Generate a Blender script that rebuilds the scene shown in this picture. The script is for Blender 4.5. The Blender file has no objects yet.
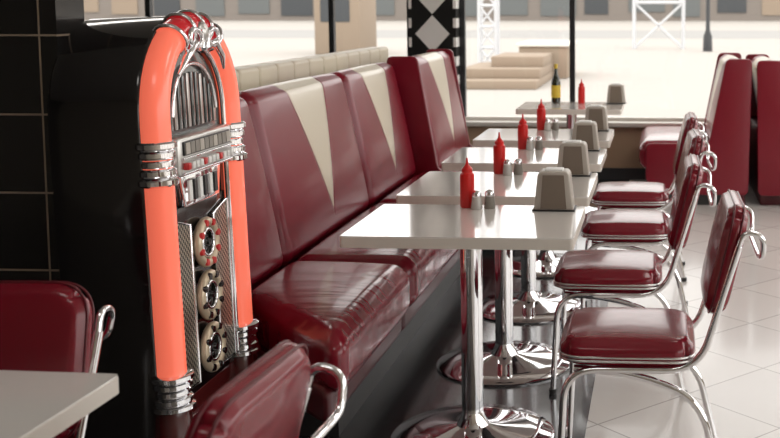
import bpy, bmesh, math, random
from mathutils import Vector, Matrix
random.seed(4)
S=bpy.context.scene
COL=S.collection
S.view_settings.view_transform='Standard'

# ---------------- materials ----------------
def mat(name,col,rough=.5,metal=0,coat=0,emis=None,estr=0,bump=None,spec=.5):
    m=bpy.data.materials.new(name); m.use_nodes=True
    nt=m.node_tree; b=nt.nodes['Principled BSDF']
    b.inputs['Base Color'].default_value=(*col,1)
    b.inputs['Roughness'].default_value=rough
    b.inputs['Metallic'].default_value=metal
    b.inputs['Coat Weight'].default_value=coat
    b.inputs['Coat Roughness'].default_value=.08
    b.inputs['Specular IOR Level'].default_value=spec
    if emis:
        b.inputs['Emission Color'].default_value=(*emis,1); b.inputs['Emission Strength'].default_value=estr
    if bump:
        tc=nt.nodes.new('ShaderNodeTexCoord'); n=nt.nodes.new('ShaderNodeTexNoise'); bp=nt.nodes.new('ShaderNodeBump')
        n.inputs['Scale'].default_value=bump[0]; n.inputs['Detail'].default_value=2
        bp.inputs['Strength'].default_value=bump[1]; bp.inputs['Distance'].default_value=bump[2]
        mp=nt.nodes.new('ShaderNodeMapping')
        if len(bump)>3: mp.inputs['Scale'].default_value=bump[3]
        nt.links.new(tc.outputs['Object'],mp.inputs[0]); nt.links.new(mp.outputs[0],n.inputs[0])
        nt.links.new(n.outputs['Fac'],bp.inputs['Height']); nt.links.new(bp.outputs[0],b.inputs['Normal'])
    return m
def L(nt,a,b): nt.links.new(a,b)
def mth(nt,op,a,b=None,c=None):
    n=nt.nodes.new('ShaderNodeMath'); n.operation=op
    for i,v in enumerate((a,b,c)):
        if v is None: continue
        if isinstance(v,(int,float)): n.inputs[i].default_value=v
        else: nt.links.new(v,n.inputs[i])
    return n.outputs[0]

RED=(.20,.0035,.016)
CREAM=(.68,.61,.48)
M={}
M['red']=mat('red_vinyl',RED,.3,coat=.15,spec=.45,bump=(4,.3,.02,(1,1,1)))
M['redseat']=mat('red_vinyl_seat',(.20,.0035,.015),.24,coat=.3,spec=.5,bump=(2.5,.45,.025,(1.0,4,1)))
M['redpad']=mat('red_vinyl_chair',(.19,.003,.014),.25,coat=.25,spec=.5,bump=(5,.2,.02,(1,1,1)))
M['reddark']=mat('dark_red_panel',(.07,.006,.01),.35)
M['redpipe']=mat('dark_red_piping',(.10,.004,.01),.3)
M['cream']=mat('cream_vinyl',CREAM,.4)
M['chrome']=mat('chrome',(.88,.88,.90),.06,1)
M['steel']=mat('brushed_steel',(.55,.54,.52),.3,1)
M['black']=mat('black_lacquer',(.008,.007,.007),.12,coat=.5)
M['dark']=mat('dark_plastic',(.02,.02,.02),.4)
M['top']=mat('white_laminate',(.85,.82,.78),.08,coat=.6)
M['topedge']=mat('table_edge',(.76,.71,.64),.35)
M['piping']=mat('silver_piping',(.75,.72,.72),.25,.8)
M['ketchup']=mat('ketchup_red_plastic',(.62,.012,.01),.3)
M['white']=mat('white_plastic',(.8,.8,.78),.4)
M['pepper']=mat('pepper_grey',(.25,.23,.2),.4)
M['glassy']=mat('shaker_glass',(.55,.53,.5),.1,0,coat=.5)
M['taupe']=mat('dispenser_grey',(.48,.44,.39),.35)
M['taupe2']=mat('dispenser_face',(.20,.16,.125),.4)
M['wall']=mat('painted_wall',(.5,.44,.36),.7)
M['walldark']=mat('dark_wall',(.07,.06,.055),.6)
M['ceil']=mat('ceiling_paint',(.75,.73,.7),.8)
M['tan']=mat('tan_panel',(.42,.29,.19),.6)
M['frame']=mat('dark_frame',(.02,.022,.025),.4)
M['sill']=mat('sill_stone',(.7,.67,.62),.4)
M['pave']=mat('pavement',(.36,.337,.31),.9,bump=(.5,.1,.01))
M['street']=mat('street_asphalt',(.28,.275,.265),.9)
M['conc']=mat('concrete',(.28,.22,.165),.9)
M['bldg']=mat('building_wall',(.20,.175,.155),.9)
M['bldg2']=mat('building_glass',(.04,.045,.05),.3)
M['bldg3']=mat('shopfront_grey',(.11,.12,.12),.5)
M['truss']=mat('truss_white',(.55,.56,.58),.4)
M['bottle']=mat('olive_bottle',(.012,.018,.004),.12,coat=.5)
M['label']=mat('yellow_label',(.7,.5,.05),.5)
M['tube']=mat('coral_tube',(.75,.15,.09),.25,coat=.3,emis=(1,.18,.105),estr=.62)
M['tubered']=mat('red_tube',(.5,.008,.015),.2,coat=.4,emis=(.8,.02,.03),estr=.2)
M['gold']=mat('cream_ring',(.6,.5,.36),.3,.3)
M['redstud']=mat('red_stud',(.6,.03,.03),.3)
M['disp']=mat('display_glass',(.10,.11,.11),.08,coat=.6)
M['brown']=mat('mahogany',(.07,.008,.008),.2,coat=.5)

# wedge vinyl
def wedge_mat():
    m=mat('vinyl_red_cream_wedge',RED,.3,coat=.15,spec=.45)
    nt=m.node_tree; b=nt.nodes['Principled BSDF']
    tc=nt.nodes.new('ShaderNodeTexCoord'); sp=nt.nodes.new('ShaderNodeSeparateXYZ'); L(nt,tc.outputs['Object'],sp.inputs[0])
    ay=mth(nt,'ABSOLUTE',sp.outputs[1])
    wz=mth(nt,'MULTIPLY',mth(nt,'ADD',sp.outputs[2],.24),.44)
    f=mth(nt,'LESS_THAN',ay,wz)
    mx=nt.nodes.new('ShaderNodeMix'); mx.data_type='RGBA'
    mx.inputs[6].default_value=(*RED,1); mx.inputs[7].default_value=(*CREAM,1)
    L(nt,f,mx.inputs[0]); L(nt,mx.outputs[2],b.inputs['Base Color'])
    d=mth(nt,'ABSOLUTE',mth(nt,'SUBTRACT',ay,wz))
    e=mth(nt,'MINIMUM',mth(nt,'MULTIPLY',d,60),1)
    bp=nt.nodes.new('ShaderNodeBump'); bp.inputs['Strength'].default_value=.6; bp.inputs['Distance'].default_value=.01
    L(nt,e,bp.inputs['Height']); L(nt,bp.outputs[0],b.inputs['Normal'])
    return m
M['wedge']=wedge_mat()

def tile_mat(name,c1,c2,mortar,size,ms,rot=0,off=(0,0,0),vert=False,rough=.25,coat=.3):
    m=mat(name,c1,rough,coat=coat); nt=m.node_tree; b=nt.nodes['Principled BSDF']
    g=nt.nodes.new('ShaderNodeNewGeometry'); mp=nt.nodes.new('ShaderNodeMapping')
    src=g.outputs['Position']
    if vert:
        sp=nt.nodes.new('ShaderNodeSeparateXYZ'); cb=nt.nodes.new('ShaderNodeCombineXYZ')
        L(nt,src,sp.inputs[0]); L(nt,mth(nt,'ADD',sp.outputs[0],sp.outputs[1]),cb.inputs[0]); L(nt,sp.outputs[2],cb.inputs[1]); src=cb.outputs[0]
    L(nt,src,mp.inputs[0]); mp.inputs['Rotation'].default_value=(0,0,rot); mp.inputs['Location'].default_value=off
    br=nt.nodes.new('ShaderNodeTexBrick'); L(nt,mp.outputs[0],br.inputs[0])
    br.offset=0; br.squash=1
    br.inputs['Scale'].default_value=1; br.inputs['Brick Width'].default_value=size; br.inputs['Row Height'].default_value=size
    br.inputs['Mortar Size'].default_value=ms; br.inputs['Mortar Smooth'].default_value=.1
    br.inputs['Color1'].default_value=(*c1,1); br.inputs['Color2'].default_value=(*c2,1); br.inputs['Mortar'].default_value=(*mortar,1)
    L(nt,br.outputs['Color'],b.inputs['Base Color'])
    return m
M['fdark']=tile_mat('dark_floor_tile',(.030,.030,.033),(.038,.038,.041),(.085,.085,.085),.45,.004,rough=.2,coat=.5)
M['flight']=tile_mat('light_floor_tile',(.62,.60,.58),(.66,.64,.61),(.34,.32,.30),.45,.0035,rot=math.radians(45),off=(.1,.2,0),rough=.25,coat=.25)
M['tile']=tile_mat('black_wall_tile',(.008,.008,.008),(.010,.009,.009),(.30,.23,.17),.22,.003,off=(1.71-2.95+.22*10,-1.167+.22*10,0),vert=True,rough=.15)

def diamond_mat(xc):
    m=mat('checker_column',(.01,.01,.01),.3); nt=m.node_tree; b=nt.nodes['Principled BSDF']
    tc=nt.nodes.new('ShaderNodeNewGeometry'); sp=nt.nodes.new('ShaderNodeSeparateXYZ'); L(nt,tc.outputs['Position'],sp.inputs[0])
    u=mth(nt,'ABSOLUTE',mth(nt,'SUBTRACT',sp.outputs[0],xc))
    v=mth(nt,'ABSOLUTE',mth(nt,'SUBTRACT',mth(nt,'FRACT',mth(nt,'DIVIDE',mth(nt,'ADD',sp.outputs[2],.21),.32)),.5))
    s=mth(nt,'ADD',mth(nt,'DIVIDE',u,.145),mth(nt,'MULTIPLY',v,2.05))
    d=mth(nt,'LESS_THAN',s,1)
    e=mth(nt,'MULTIPLY',mth(nt,'GREATER_THAN',u,.175),mth(nt,'LESS_THAN',mth(nt,'FRACT',mth(nt,'DIVIDE',sp.outputs[2],.16)),.5))
    f=mth(nt,'MAXIMUM',d,e)
    mx=nt.nodes.new('ShaderNodeMix'); mx.data_type='RGBA'
    mx.inputs[6].default_value=(.012,.012,.012,1); mx.inputs[7].default_value=(.95,.93,.90,1)
    L(nt,f,mx.inputs[0]); L(nt,mx.outputs[2],b.inputs['Base Color']); return m
M['diamond']=diamond_mat(-1.9)

def mesh_mat():
    m=mat('speaker_mesh',(.35,.32,.27),.3,.7); nt=m.node_tree; b=nt.nodes['Principled BSDF']
    tc=nt.nodes.new('ShaderNodeTexCoord'); ck=nt.nodes.new('ShaderNodeTexChecker'); ck.inputs['Scale'].default_value=110
    ck.inputs['Color1'].default_value=(.5,.46,.38,1); ck.inputs['Color2'].default_value=(.05,.045,.04,1)
    L(nt,tc.outputs['Object'],ck.inputs[0]); L(nt,ck.outputs[0],b.inputs['Base Color']); return m
M['mesh']=mesh_mat()
def glass_mat():
    m=bpy.data.materials.new('window_glass'); m.use_nodes=True; nt=m.node_tree; nt.nodes.clear()
    o=nt.nodes.new('ShaderNodeOutputMaterial'); t=nt.nodes.new('ShaderNodeBsdfTransparent'); g=nt.nodes.new('ShaderNodeBsdfGlossy'); mx=nt.nodes.new('ShaderNodeMixShader')
    g.inputs['Roughness'].default_value=.02; mx.inputs[0].default_value=.04
    L(nt,t.outputs[0],mx.inputs[1]); L(nt,g.outputs[0],mx.inputs[2]); L(nt,mx.outputs[0],o.inputs[0]); return m
M['glass']=glass_mat()

# ---------------- mesh helpers ----------------
def group(name,loc=(0,0,0),rz=0):
    e=bpy.data.objects.new(name,None); e.location=loc; e.rotation_euler=(0,0,rz); e.empty_display_size=.1
    COL.objects.link(e); return e
def addobj(name,me,m,parent=None,loc=(0,0,0),rot=(0,0,0)):
    o=bpy.data.objects.new(name,me); COL.objects.link(o)
    if m is not None and len(me.materials)==0: me.materials.append(M[m] if isinstance(m,str) else m)
    o.location=loc; o.rotation_euler=rot
    if parent: o.parent=parent
    return o
def finish(bm,name,smooth=True,sharp=40):
    me=bpy.data.meshes.new(name); bmesh.ops.recalc_face_normals(bm,faces=bm.faces); 
    if smooth:
        for f in bm.faces: f.smooth=True
        for e in bm.edges:
            if len(e.link_faces)==2 and e.calc_face_angle(0)>math.radians(sharp): e.smooth=False
    bm.to_mesh(me); bm.free(); return me
def box(name,p0,p1,m,parent=None,bev=0,seg=2,loc=(0,0,0),rot=(0,0,0)):
    bm=bmesh.new(); bmesh.ops.create_cube(bm,size=1)
    for v in bm.verts:
        v.co=Vector([(p0[i]+p1[i])/2+v.co[i]*(p1[i]-p0[i]) for i in range(3)])
    if bev: bmesh.ops.bevel(bm,geom=bm.edges[:],offset=bev,segments=seg,affect='EDGES',profile=.5)
    return addobj(name,finish(bm,name,bev>0),m,parent,loc,rot)
def sweep_mesh(name,pts,r,n=12,closed=False):
    pts=[Vector(p) for p in pts]; N=len(pts); bm=bmesh.new(); rings=[]
    rr=r if isinstance(r,(list,tuple)) else [r]*N
    T=[]
    for i in range(N):
        if closed: t=(pts[(i+1)%N]-pts[i-1])
        else: t=pts[min(i+1,N-1)]-pts[max(i-1,0)]
        T.append(t.normalized())
    up=Vector((0,0,1)) if abs(T[0].z)<.9 else Vector((0,1,0))
    a=(up-T[0]*up.dot(T[0])).normalized()
    for i in range(N):
        a=(a-T[i]*a.dot(T[i]))
        a.normalize(); b=T[i].cross(a)
        rings.append([bm.verts.new(pts[i]+(a*math.cos(2*math.pi*k/n)+b*math.sin(2*math.pi*k/n))*rr[i]) for k in range(n)])
    for i in range(N if closed else N-1):
        A=rings[i];B=rings[(i+1)%N]
        for k in range(n): bm.faces.new((A[k],A[(k+1)%n],B[(k+1)%n],B[k]))
    if not closed:
        bm.faces.new(rings[0]); bm.faces.new(rings[-1])
    return finish(bm,name,True,50)
def sweep(name,pts,r,m,parent=None,n=12,closed=False,**k):
    return addobj(name,sweep_mesh(name,pts,r,n,closed),m,parent,**k)
def fillet(pts,r,n=6,closed=False):
    P=[Vector(p) for p in pts]; out=[]; N=len(P)
    for i in range(N):
        if not closed and i in(0,N-1): out.append(P[i]); continue
        a=P[i-1];b=P[i];c=P[(i+1)%N]
        rr=min(r,(a-b).length*.48,(c-b).length*.48)
        s=b+(a-b).normalized()*rr; e=b+(c-b).normalized()*rr
        for k in range(n+1):
            t=k/n; out.append(s*(1-t)**2+b*2*t*(1-t)+e*t*t)
    return out
def lathe(name,prof,m,parent=None,n=32,loc=(0,0,0),rot=(0,0,0)):
    bm=bmesh.new(); rings=[]
    for r,z in prof:
        rings.append([bm.verts.new((max(r,1e-4)*math.cos(2*math.pi*k/n),max(r,1e-4)*math.sin(2*math.pi*k/n),z)) for k in range(n)])
    for i in range(len(rings)-1):
        for k in range(n): bm.faces.new((rings[i][k],rings[i][(k+1)%n],rings[i+1][(k+1)%n],rings[i+1][k]))
    bm.faces.new(rings[0]); bm.faces.new(rings[-1])
    return addobj(name,finish(bm,name,True,35),m,parent,loc,rot)
def puff(name,size,r,m,parent=None,loc=(0,0,0),rot=(0,0,0),bulge=0,warp=None,k=7,R=0):
    h=[s/2 for s in size]; bm=bmesh.new()
    thin=min(range(3),key=lambda i:size[i])
    ax=[]
    for i in range(3):
        rr=min(r,h[i]*.98); inn=h[i]-rr
        l=[-h[i]+rr*t for t in (0,.3,.6,.82)]
        l+=[-inn+2*inn*j/k for j in range(k+1)]
        l+=[h[i]-rr*t for t in (.82,.6,.3,0)]
        if R and i!=thin: l=sorted(set(l+[s*(h[i]-R*t) for s in(-1,1) for t in (.95,.7,.5)]))
        ax.append(l)
    def tr(p):
        q=Vector(p); c=Vector([max(-(h[i]-min(r,h[i]*.98)),min(h[i]-min(r,h[i]*.98),q[i])) for i in range(3)])
        d=q-c
        if d.length>1e-9: q=c+d.normalized()*min(r,min(h)*.98)
        if bulge:
            u=[max(0,1-(p[i]/h[i])**2) for i in range(3)]
            for i in range(3):
                j,l=[x for x in range(3) if x!=i]
                q[i]+= (p[i]/h[i])*bulge*math.sqrt(u[j]*u[l])*(1 if size[i]<=min(size)*1.01 else .3)
        if R:
            j,l=[x for x in range(3) if x!=thin]
            dx=abs(q[j])-(h[j]-R); dy=abs(q[l])-(h[l]-R)
            if dx>0 and dy>0:
                f=max(dx,dy)/math.hypot(dx,dy)
                q[j]=math.copysign(h[j]-R+dx*f,q[j]); q[l]=math.copysign(h[l]-R+dy*f,q[l])
        if warp: q=Vector(warp(q))
        return q
    for i in range(3):
        j,l=[x for x in range(3) if x!=i]
        for s in(0,-1):
            g=[]
            for a in ax[j]:
                row=[]
                for b in ax[l]:
                    p=[0,0,0]; p[i]=ax[i][s]; p[j]=a; p[l]=b
                    row.append(bm.verts.new(tr(p)))
                g.append(row)
            for a in range(len(g)-1):
                for b in range(len(g[0])-1):
                    bm.faces.new((g[a][b],g[a+1][b],g[a+1][b+1],g[a][b+1]))
    bmesh.ops.remove_doubles(bm,verts=bm.verts,dist=1e-5)
    return addobj(name,finish(bm,name,True,70),m,parent,loc,rot)
def prism(name,outline,axis,d0,d1,m,parent=None,bev=0,**k):
    bm=bmesh.new()
    def P(a,b,d): return (d,a,b) if axis=='x' else ((a,d,b) if axis=='y' else (a,b,d))
    A=[bm.verts.new(P(a,b,d0)) for a,b in outline]; B=[bm.verts.new(P(a,b,d1)) for a,b in outline]
    n=len(outline)
    bm.faces.new(A); bm.faces.new(B[::-1])
    for i in range(n): bm.faces.new((A[i],B[i],B[(i+1)%n],A[(i+1)%n]))
    if bev:
        bmesh.ops.recalc_face_normals(bm,faces=bm.faces)
        es=[e for e in bm.edges if len(e.link_faces)==2 and e.calc_face_angle(0)>.6]
        bmesh.ops.bevel(bm,geom=es,offset=bev,segments=3,affect='EDGES',profile=.5)
    return addobj(name,finish(bm,name,True,35),m,parent,**k)
def rrect(x0,y0,x1,y1,r,z,n=5):
    return fillet([(x0,y0,z),(x1,y0,z),(x1,y1,z),(x0,y1,z)],r,n,True)
def fillet2(pts,r=.04):
    return [(p.x,p.y) for p in fillet([(a,b,0) for a,b in pts],r,4,True)]

# ---------------- room ----------------
YW=9.2; XL=-6; XR=3.6; YB=-2.0; ZC=3.0; XF=-.25
bm=bmesh.new()
def quad(a,mi):
    f=bm.faces.new([bm.verts.new(p) for p in a]); f.material_index=mi
quad([(XL,YB,0),(XF,YB,0),(XF,YW,0),(XL,YW,0)],0)
quad([(XF,YB,0),(XR,YB,0),(XR,YW,0),(XF,YW,0)],1)
me=finish(bm,'floor',False); me.materials.append(M['fdark']); me.materials.append(M['flight'])
addobj('floor',me,None)
box('ceiling',(XL,YB,ZC),(XR,YW,ZC+.1),'ceil')
box('wall_back',(XL,YB-.1,0),(XR,YB,ZC),'wall')
box('wall_left',(XL-.1,YB,0),(XL,YW,ZC),'walldark')
box('wall_tiled',(-3.3,2.95,0),(-1.66,3.1,ZC),'tile')
w=group('wall_front')
box('lower_wall',(XL,YW,0),(XR,YW+.2,.45),'tan',w)
box('header',(XL,YW,2.75),(XR,YW+.2,ZC),'wall',w)
s=box('trim_1',(XL,YW-.06,.45),(XR,YW+.22,.49),'sill',bev=.008)
box('baseboard_front',(XL,YW-.015,0),(XR,YW,.1),'frame')
col=box('wall_column',(-2.1,YW-.08,0),(-1.7,YW+.2,2.75),'diamond')
def window(name,x0,x1,ms):
    g=group(name)
    y0=YW+.06;y1=YW+.12
    box('frame_bottom',(x0,y0,.49),(x1,y1,.52),'sill',g); box('frame_top',(x0,y0,2.7),(x1,y1,2.75),'frame',g)
    for i,x in enumerate([x0+.025,x1-.025]+ms): box('mullion_%d'%i,(x-.022,y0,.52),(x+.022,y1,2.7),'frame',g)
    bm=bmesh.new(); bm.faces.new([bm.verts.new(p) for p in [(x0,y0+.03,.52),(x1,y0+.03,.52),(x1,y0+.03,2.7),(x0,y0+.03,2.7)]])
    addobj('pane',finish(bm,'pane',False),'glass',g)
window('window_1',XL,-2.1,[-2.8,-4.4])
window('window_2',-1.7,XR,[-.74,1.5])
w=group('wall_right')
box('lower_wall',(XR,YB,0),(XR+.2,YW,.45),'wall',w); box('header',(XR,YB,2.75),(XR+.2,YW,ZC),'wall',w)
g=group('window_3')
for i in range(8):
    y=YB+.03+i*(YW-YB-.06)/7
    box('mullion_%d'%i,(XR+.05,y-.03,.45),(XR+.12,y+.03,2.75),'frame',g)
v=group('vent_grille',(.02,YW-.03,0))
box('frame',(-.15,0,.12),(.17,.012,.38),'tan',v,bev=.004)
for i in range(7): box('slat_%d'%i,(-.13,-.012,.145+i*.032),(.15,0,.16+i*.032),'brown',v)

# ---------------- tables ----------------
def table(x0,x1,y0,y1,rz=0):
    cx,cy=(x0+x1)/2,(y0+y1)/2; hx,hy=(x1-x0)/2,(y1-y0)/2
    g=group('pedestal_table',(cx,cy,0),rz)
    pts=[(p.x,p.y) for p in rrect(-hx,-hy,hx,hy,.012,0,3)]
    prism('edge_band',pts,'z',.713,.746,'topedge',g)
    pts=[(p.x,p.y) for p in rrect(-hx+.001,-hy+.001,hx-.001,hy-.001,.012,0,3)]
    prism('table_top',pts,'z',.746,.75,'top',g)
    lathe('post',[(.037,.03),(.037,.70)],'chrome',g,32)
    lathe('base_disc',[(.275,0),(.278,.008),(.27,.014),(.2,.024),(.1,.034),(.055,.045),(.042,.07),(.037,.09)],'chrome',g,56)
    lathe('top_plate',[(.10,.70),(.10,.713)],'dark',g,24)
    return g
T=[(3.34,3.90),(4.08,4.69),(4.95,5.50),(5.80,6.36),(7.56,8.15)]
for a,b in T: table(-1.0,-.265,a,b)
table(-1.85,-1.07,1.10,2.06,math.radians(-2))

# ---------------- table items ----------------
def ketchup(x,y,z=.75):
    g=group('ketchup_bottle',(x,y,z))
    lathe('body',[(.023,0),(.026,.006),(.026,.105),(.025,.12),(.016,.130)],'ketchup',g,20)
    lathe('cap',[(.019,.126),(.020,.138),(.013,.146),(.006,.154),(.003,.178)],'ketchup',g,20)
def shaker(x,y,kind,z=.75):
    g=group(kind,(x,y,z))
    lathe('glass_body',[(.019,0),(.021,.004),(.018,.03),(.016,.045)],'glassy' if kind[0]=='s' else 'pepper',g,16)
    lathe('metal_cap',[(.017,.045),(.018,.052),(.014,.062),(.006,.067)],'chrome',g,16)
def napkin(x,y,z=.75):
    g=group('napkin_dispenser',(x,y,z))
    prism('housing',[(-.070,0),(.070,0),(.056,.13),(.046,.14),(-.046,.14),(-.056,.13)],'y',-.045,.045,'taupe',g,bev=.006)
    prism('face_plate',[(-.046,.010),(.046,.010),(.037,.128),(-.037,.128)],'y',-.049,-.045,'taupe2',g)
    prism('face_plate_rear',[(-.046,.010),(.046,.010),(.037,.128),(-.037,.128)],'y',.045,.049,'taupe2',g)
    box('napkin_stack',(-.032,-.030,.13),(.032,.030,.146),'white',g,bev=.003)
    box('base',(-.075,-.052,0),(.075,.052,.006),'dark',g,bev=.002)
for i,(a,b) in enumerate(T):
    if i<4:
        ketchup(-.685,b-.045); shaker(-.645,b-.085,'salt_shaker'); shaker(-.602,b-.062,'pepper_shaker')
        napkin(-.37+(i%2)*.005,b-.065)
ketchup(-.575,8.05); napkin(-.32,8.05)
g=group('olive_oil_bottle',(-.765,8.06,.75))
lathe('glass_body',[(.03,0),(.034,.005),(.034,.15),(.028,.18),(.013,.215),(.012,.26)],'bottle',g,20)
lathe('label',[(.0345,.04),(.0350,.042),(.0350,.13),(.0345,.132)],'label',g,20)
lathe('cap',[(.014,.255),(.014,.285),(.012,.288)],'label',g,16)

# ---------------- chairs (face -X) ----------------
def chair_parts():
    g=group('dining_chair')
    puff('seat_pad',(.405,.39,.07),.032,'redpad',g,(0,0,.435),bulge=.018,R=.07)
    for z in(.414,.426): sweep('piping_%d'%int(z*1000),rrect(-.2035,-.196,.2035,.196,.075,z,8),.0045,'piping',g,8,True)
    B=(.295,0,.712); A=(0,math.radians(13),0)
    puff('back_pad',(.058,.40,.335),.028,'redpad',g,B,A,bulge=.013,R=.075)
    for xx in(-.014,.014):
        pth=[(xx,p.x,p.y) for p in rrect(-.2005,-.168,.2005,.168,.08,0,8)]
        sweep('back_piping_%d'%(xx*1000),pth,.003,'redpipe',g,8,True,loc=B,rot=A)
    for s in(-1,1):
        y=.175*s
        p=fillet([(-.205,y*1.05,0),(-.185,y*1.05,.385),(.215,y,.385),(.328,y*1.2,.77)],.10,8)
        sweep('front_leg_%s'%('l' if s<0 else 'r'),p,.0112,'chrome',g)
        p=fillet([(.29,y*1.05,0),(.22,y,.30),(.02,y*.86,.365),(-.16,y*.86,.378)],.13,8)
        sweep('rear_leg_%s'%('l' if s<0 else 'r'),p,.0112,'chrome',g)
    yy=.175*1.2
    p=fillet([(.320,-yy,.745),(.342,-yy,.815),(.400,-yy,.800),(.398,-yy*.93,.735),(.392,-yy*.7,.725),(.392,yy*.7,.725),(.398,yy*.93,.735),(.400,yy,.800),(.342,yy,.815),(.320,yy,.745)],.03,7)
    sweep('handle_rail',p,.0085,'chrome',g)
    sweep('cross_bar',[(.1,-.16,.375),(.1,.16,.375)],.009,'chrome',g)
    for s in(-1,1):
        lathe('foot_f%d'%s,[(.014,0),(.015,.02)],'dark',g,12,loc=(-.205,.184*s,0)); lathe('foot_r%d'%s,[(.014,0),(.015,.02)],'dark',g,12,loc=(.29,.184*s,0))
    return g
base=chair_parts()
def place(e,x,y,rz=0): e.location=(x,y,0); e.rotation_euler=(0,0,rz)
def dup(e,x,y,rz=0):
    n=group(e.name,(x,y,0),rz)
    for c in e.children:
        o=c.copy(); COL.objects.link(o); o.parent=n
    return n
place(base,-.095,3.38)
dup(base,-.195,4.23); dup(base,-.155,5.12,math.radians(2)); dup(base,-.155,5.97)
dup(base,-.985,1.74,math.radians(-3)); dup(base,-1.405,1.92,math.radians(92))

# ---------------- banquettes ----------------
def bench(name,units,xoff=0,wedge=True,top=1.12,facing=1,loc=None,skew=False,endpanel=False,sd=.50):
    g=group(name,loc or (-1.46+xoff,0,0),0 if facing==1 else math.pi)
    H=top-.42
    for i,(a,b) in enumerate(units):
        sk=skew and i==0
        def wp(q,a=a,b=b,sk=sk):
            if not sk: return q
            t=max(0,min(1,(-(q.y)+(b-a)/2)/(b-a)))
            x=q.x+.24
            return (q.x,q.y+t*(-.36+(.50-x)*1.05),q.z)
        puff('seat_cushion_%d'%i,(sd+.02,b-a-.006,.21),.07,'redseat',g,(sd/2,(a+b)/2,.365),bulge=.018,warp=wp)
        puff('seat_base_%d'%i,(sd-.03,b-a-.004,.12),.03,'reddark',g,(sd/2-.02,(a+b)/2,.235),warp=(lambda q,w=wp:w(q)))
        ang=math.radians(-11.5)
        puff('backrest_%d'%i,(.15,b-a-.006,H+.02),.06,('wedge' if wedge and not(skew and i==0) else 'red'),g,(-.145,(a+b)/2,.42+H/2),(0,ang,0),bulge=.022)
    a=units[0][0]; b=units[-1][1]
    box('toe_kick',(-.1,a+.06,0),(sd-.12,b-.03,.20),'dark',g)
    box('back_board',(-.27,a+.04,0),(-.10,b-.02,.55),'reddark',g,bev=.01)
    if endpanel:
        for n,y in(('near',a),('far',b)):
            prism('end_panel_'+n,fillet2([(.0,.08),(-.29,.08),(-.31,top+.02),(-.12,top+.02),(.0,.46),(sd-.04,.46),(sd-.04,.2),(sd-.08,.08)]),'y',y-.025,y+.005,'red',g,bev=.008)
    return g
bench('booth_bench',[(3.53,4.2),(4.2,5.48),(5.48,6.55)],skew=True,sd=.49)
bench('booth_bench',[(6.62,7.75)],xoff=.11,top=1.14,endpanel=True)
g=group('cream_booth_bench')
n=17
for i in range(n):
    a=3.25+i*.24
    puff('channel_%d'%i,(.12,.239,.76),.02,'cream',g,(-1.885,a+.12,.81),bulge=.003,k=4)
puff('seat_cushion',(.5,n*.24,.14),.05,'cream',g,(-2.2,3.25+n*.12,.40),bulge=.01)
box('seat_base',(-2.42,3.3,.0),(-1.86,3.2+n*.24,.33),'reddark',g,bev=.01)
bench('booth_bench',[(-9.08,-8.02)],facing=-1,loc=(.36,0,0),top=1.06,endpanel=True)
bench('booth_bench',[(8.02,9.08)],facing=1,loc=(1.01,0,0),top=1.05,endpanel=True)

# ---------------- jukebox ----------------
J=group('jukebox',(-1.355,3.165,0)); J.rotation_euler=(0,math.radians(-1.8),0)
hw=.285; zc=1.155
def arch(r,z0,x=0,n=28,zc=zc):
    return [(x,-r,z0)]+[(x,-r,z0+(zc-z0)*k/4) for k in range(1,4)]+[(x,-r*math.cos(math.pi*k/n),zc+r*math.sin(math.pi*k/n)) for k in range(n+1)]+[(x,r,z0+(zc-z0)*k/4) for k in (3,2,1)]+[(x,r,z0)]
ol=[(p[1],p[2]) for p in arch(hw,.0)]
prism('cabinet',ol,'x',-.27,-.01,'black',J,bev=.012)
prism('cabinet_inner_front',[(p[1],p[2]) for p in arch(.21,.33)],'x',-.02,.008,'black',J)
sweep('tube_arch',arch(.25,.38,.015),.041,'tube',J,20)
pt=[(.015,-.25*math.cos(t),zc+.25*math.sin(t)) for t in [math.radians(62+k*3.5) for k in range(17)]]
sweep('tube_crown',pt,.0425,'tubered',J,20)
sweep('chrome_arch',arch(.203,.37,.022),.008,'chrome',J,8)
def band(nm,y,z,h,r=.05):
    pr=[]
    k=5
    for i in range(k):
        z0=i*h/k; z1=(i+1)*h/k
        rr=r*(1+.10*math.cos(i/(k-1)*math.pi*2))
        pr+=[(rr*.88,z0+.001),(rr,z0+h/k*.25),(rr,z0+h/k*.75),(rr*.88,z1-.001)]
    lathe(nm,pr,'chrome',J,24,loc=(.015,y,z))
for s,n_ in((-1,'l'),(1,'r')):
    band('collar_mid_'+n_,.25*s,.975,.125); band('collar_low_'+n_,.25*s,.345,.105,.054)
    lathe('foot_column_'+n_,[(.05,.0),(.056,.2),(.05,.33),(.047,.345)],'brown',J,24,loc=(.012,.25*s,0))
for i,t in enumerate((60,76,90,104,120)):
    t=math.radians(t); c=Vector((.015,-.25*math.cos(t),zc+.25*math.sin(t)))
    rad=Vector((0,-math.cos(t),math.sin(t))); 
    ring=[c+(rad*math.cos(a)+Vector((1,0,0))*math.sin(a))*.047 for a in [2*math.pi*k/20 for k in range(20)]]
    sweep('crown_ring_%d'%i,ring,.007,'chrome',J,8,True)
for s in(-1,1):
    sp=[(.062,s*(.02+.055*k/20*math.cos(k*.42)+.05*k/20),zc+.235+.04*k/20*math.sin(k*.42)-.03*k/20) for k in range(24)]
    sweep('crown_scroll_%d'%s,sp,.009,'chrome',J,8)
    sweep('crown_leaf_%d'%s,[(.05,s*.015,zc+.19),(.062,s*.07,zc+.205),(.06,s*.13,zc+.16),(.05,s*.16,zc+.12)],[.012,.014,.01,.004],'chrome',J,8)
lathe('crown_jewel',[(.034,0),(.03,.012),(.015,.022)],'steel',J,20,loc=(.05,0,zc+.235),rot=(0,math.pi/2,0))
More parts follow.
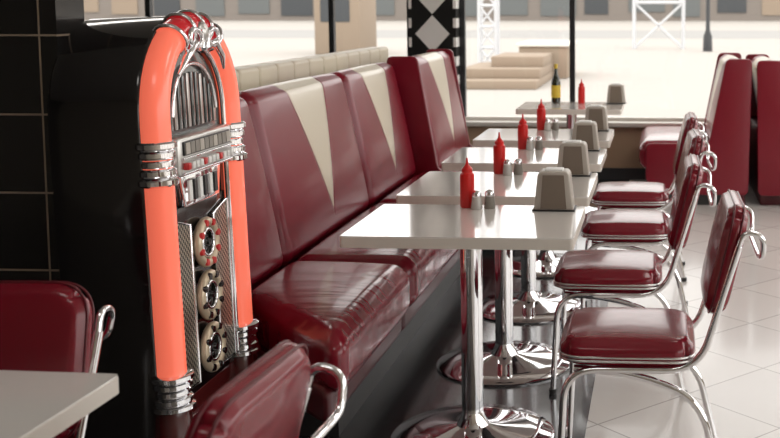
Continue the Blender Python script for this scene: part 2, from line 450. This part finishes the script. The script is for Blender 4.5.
# display window with title rack
dp=[(-.19,1.10)]+[(-.19*math.cos(math.pi*k/20),zc+.185*math.sin(math.pi*k/20)) for k in range(21)]+[(.19,1.10)]
prism('display_window',dp,'x',.0,.012,'disp',J)
for i in range(11):
    y=-.15+i*.03; z1=zc+math.sqrt(max(.001,.15**2-(y*.95)**2))*.8
    box('display_pipe_%d'%i,(.012,y-.009,1.115),(.018,y+.009,z1),'steel' if i%3==1 else 'disp',J,bev=.002)
sweep('display_arc',[(.02,-.15*math.cos(math.pi*k/16),zc+.145*math.sin(math.pi*k/16)) for k in range(17)],.006,'chrome',J,8)
box('selector_housing',(.0,-.19,.985),(.05,.19,1.10),'steel',J,bev=.012,seg=3)
box('title_strip_panel',(.048,-.165,1.045),(.055,.165,1.085),'dark',J,bev=.002)
for i in range(10): box('title_card_%d'%i,(.054,-.158+i*.032,1.049),(.058,-.158+i*.032+.027,1.081),'pepper' if i%3 else 'taupe',J)
for i in range(12): box('button_%d'%i,(.048,-.165+i*.028,1.005),(.066,-.165+i*.028+.019,1.025),'white' if i%4 else 'redstud',J,bev=.003)
for z in(1.037,.994): sweep('selector_trim_%d'%(z*1000),[(.052,-.175,z),(.052,.175,z)],.004,'chrome',J,8)
prism('coin_panel',[(-.14,.985),(.14,.985),(.12,.89),(-.12,.89)],'x',.0,.03,'chrome',J,bev=.006)
for i in range(6): box('coin_slot_%d'%i,(.03,-.10+i*.036,.905),(.034,-.10+i*.036+.02,.965),'dark' if i%2 else 'white',J)
box('grille_frame',(.0,-.195,.34),(.012,.195,.89),'black',J)
for s,n_ in((-1,'l'),(1,'r')):
    prism('speaker_mesh_'+n_,[(s*.085,.37),(s*.185,.37),(s*.185,.86),(s*.085,.83)],'x',.011,.02,'mesh',J)
    sweep('mesh_trim_'+n_,[(.02,s*.083,.365),(.02,s*.083,.835),(.02,s*.188,.865),(.02,s*.188,.365)],.005,'chrome',J,8,True)
for i,z in enumerate((.765,.605,.445)):
    y=0
    ring=[(.03,y+.062*math.cos(a),z+.062*math.sin(a)) for a in [2*math.pi*k/28 for k in range(28)]]
    sweep('medallion_ring_%d'%i,ring,.014,'gold',J,10,True)
    ring=[(.034,y+.040*math.cos(a),z+.040*math.sin(a)) for a in [2*math.pi*k/28 for k in range(28)]]
    sweep('medallion_inner_%d'%i,ring,.006,'chrome',J,8,True)
    lathe('medallion_core_%d'%i,[(.036,.0),(.03,.012),(.014,.016),(.01,.028)],'black',J,20,loc=(.015,y,z),rot=(0,math.pi/2,0))
    for k in range(8):
        a=math.pi/4*k+.3
        lathe('medallion_stud_%d_%d'%(i,k),[(.012,0),(.010,.008)],'redstud' if i==0 else 'black',J,10,loc=(.038,y+.062*math.cos(a),z+.062*math.sin(a)),rot=(0,math.pi/2,0))
prism('plinth',fillet2([(-.29,0),(.29,0),(.29,.27),(.2,.34),(-.2,.34),(-.29,.27)],.03),'x',-.1,.012,'brown',J,bev=.01)
sweep('plinth_trim',[(.016,-.19,.09),(.016,.19,.09)],.007,'chrome',J,8)
sweep('plinth_trim_upper',[(.016,-.19,.28),(.016,.19,.28)],.007,'chrome',J,8)

# ---------------- outside ----------------
def plane(nm,x0,y0,x1,y1,z,m):
    bm=bmesh.new(); bm.faces.new([bm.verts.new(p) for p in [(x0,y0,z),(x1,y0,z),(x1,y1,z),(x0,y1,z)]])
    addobj(nm,finish(bm,nm,False),m)
plane('ground_pavement',-150,YW+.2,150,260,-.04,'pave')
plane('ground_side',XR+.2,-40,150,YW+.2,-.04,'pave')
plane('street',-150,50,150,66,-.035,'street')
g=group('concrete_steps',(-4.2,19.5,0))
box('step_1',(0,0,-.04),(2.0,3,.12),'conc',g,bev=.02); box('step_2',(.5,.6,.12),(2.0,3,.30),'conc',g,bev=.02); box('step_3',(1.0,1.2,.30),(2.0,3,.50),'conc',g,bev=.02)
g=group('concrete_planter',(-2.9,22.5,0))
box('wall',(0,0,-.04),(1.0,2,.62),'conc',g,bev=.02); box('coping',(-.05,-.05,.62),(1.05,2.05,.68),'sill',g,bev=.01)
def truss(name,x,y,w,h,d=.6,r=.04):
    g=group(name,(x,y,-.04))
    for a in(0,w):
        for b in(0,d): sweep('post_%d_%d'%(a*10,b*10),[(a,b,0),(a,b,h)],r,'truss',g,8)
    n=max(2,int(h/max(w,.5)/1.0))
    for i in range(n):
        z0=h*i/n; z1=h*(i+1)/n
        sweep('brace_a%d'%i,[(0,0,z0),(w,0,z1)],r*.7,'truss',g,6); sweep('brace_b%d'%i,[(w,0,z0),(0,0,z1)],r*.7,'truss',g,6)
        sweep('rail_%d'%i,[(0,0,z1),(w,0,z1)],r,'truss',g,6)
truss('stage_scaffold',-.9,38,1.7,3.2,.6,.06)
truss('lattice_mast',-5.6,26,.45,6,.45,.035)
truss('lattice_mast',-4.3,26,.40,6,.45,.035)
g=group('street_lamp',(1.55,36,-.04)); lathe('pole',[(.16,0),(.14,.5),(.07,.7),(.06,5)],'frame',g,12); lathe('lantern',[(.1,5),(.22,5.2),(.25,5.6),(.05,5.9)],'white',g,12)
g=group('kiosk',(-10.5,33,-.04)); box('body',(0,0,0),(1.4,2,2.8),'conc',g,bev=.03); box('roof',(-.2,-.2,2.8),(1.6,2.2,3),'bldg',g,bev=.02); box('hatch',(.2,-.02,1.0),(1.1,0.01,2.2),'bldg2',g)
g=group('building',(0,105,-.04))
box('facade',(-110,0,0),(85,10,14),'bldg',g)
for i in range(46):
    x=-108+i*4.2; box('shop_window_%d'%i,(x,-.1,.4+random.random()*.5),(x+2.2+random.random()*1.3,.05,3.4),random.choice(['bldg2','bldg3','bldg3','conc']),g)

# ---------------- lights ----------------
W=bpy.data.worlds.new('World'); S.world=W; W.use_nodes=True
bg=W.node_tree.nodes['Background']; bg.inputs[0].default_value=(1,.975,.94,1); bg.inputs[1].default_value=2.75
sun=bpy.data.lights.new('sun','SUN'); sun.energy=.6; sun.angle=.05; sun.color=(1,.95,.87)
so=bpy.data.objects.new('sun',sun); COL.objects.link(so); so.rotation_euler=(math.radians(42),0,math.radians(20))
def area(name,loc,rot,sx,sy,e,c=(1,.95,.9)):
    l=bpy.data.lights.new(name,'AREA'); l.shape='RECTANGLE'; l.size=sx; l.size_y=sy; l.energy=e; l.color=c
    o=bpy.data.objects.new(name,l); COL.objects.link(o); o.location=loc; o.rotation_euler=rot
for i,(x,y,e) in enumerate(((-.9,1.0,9),(1.2,3.6,16),(-3.0,5.5,13),(1.2,6.8,16))): area('ceiling_fill',(x,y,2.95),(0,0,0),1.2,.6,e)  # unseen fill lights under the ceiling, added to lift jukebox, foreground and interior

# ---------------- camera ----------------
cam=bpy.data.cameras.new('camera'); co=bpy.data.objects.new('camera',cam); COL.objects.link(co)
cam.sensor_width=36; cam.lens=1100/780*36
cam.shift_x=-(600-390)/780; cam.shift_y=-(219-105)/780
cam.dof.use_dof=True; cam.dof.focus_distance=3.5; cam.dof.aperture_fstop=5.6
p=math.atan(100/1100); psi=math.radians(3.12)
co.location=(0,0,1.47); co.rotation_euler=(math.pi/2-p,0,psi)
S.camera=co
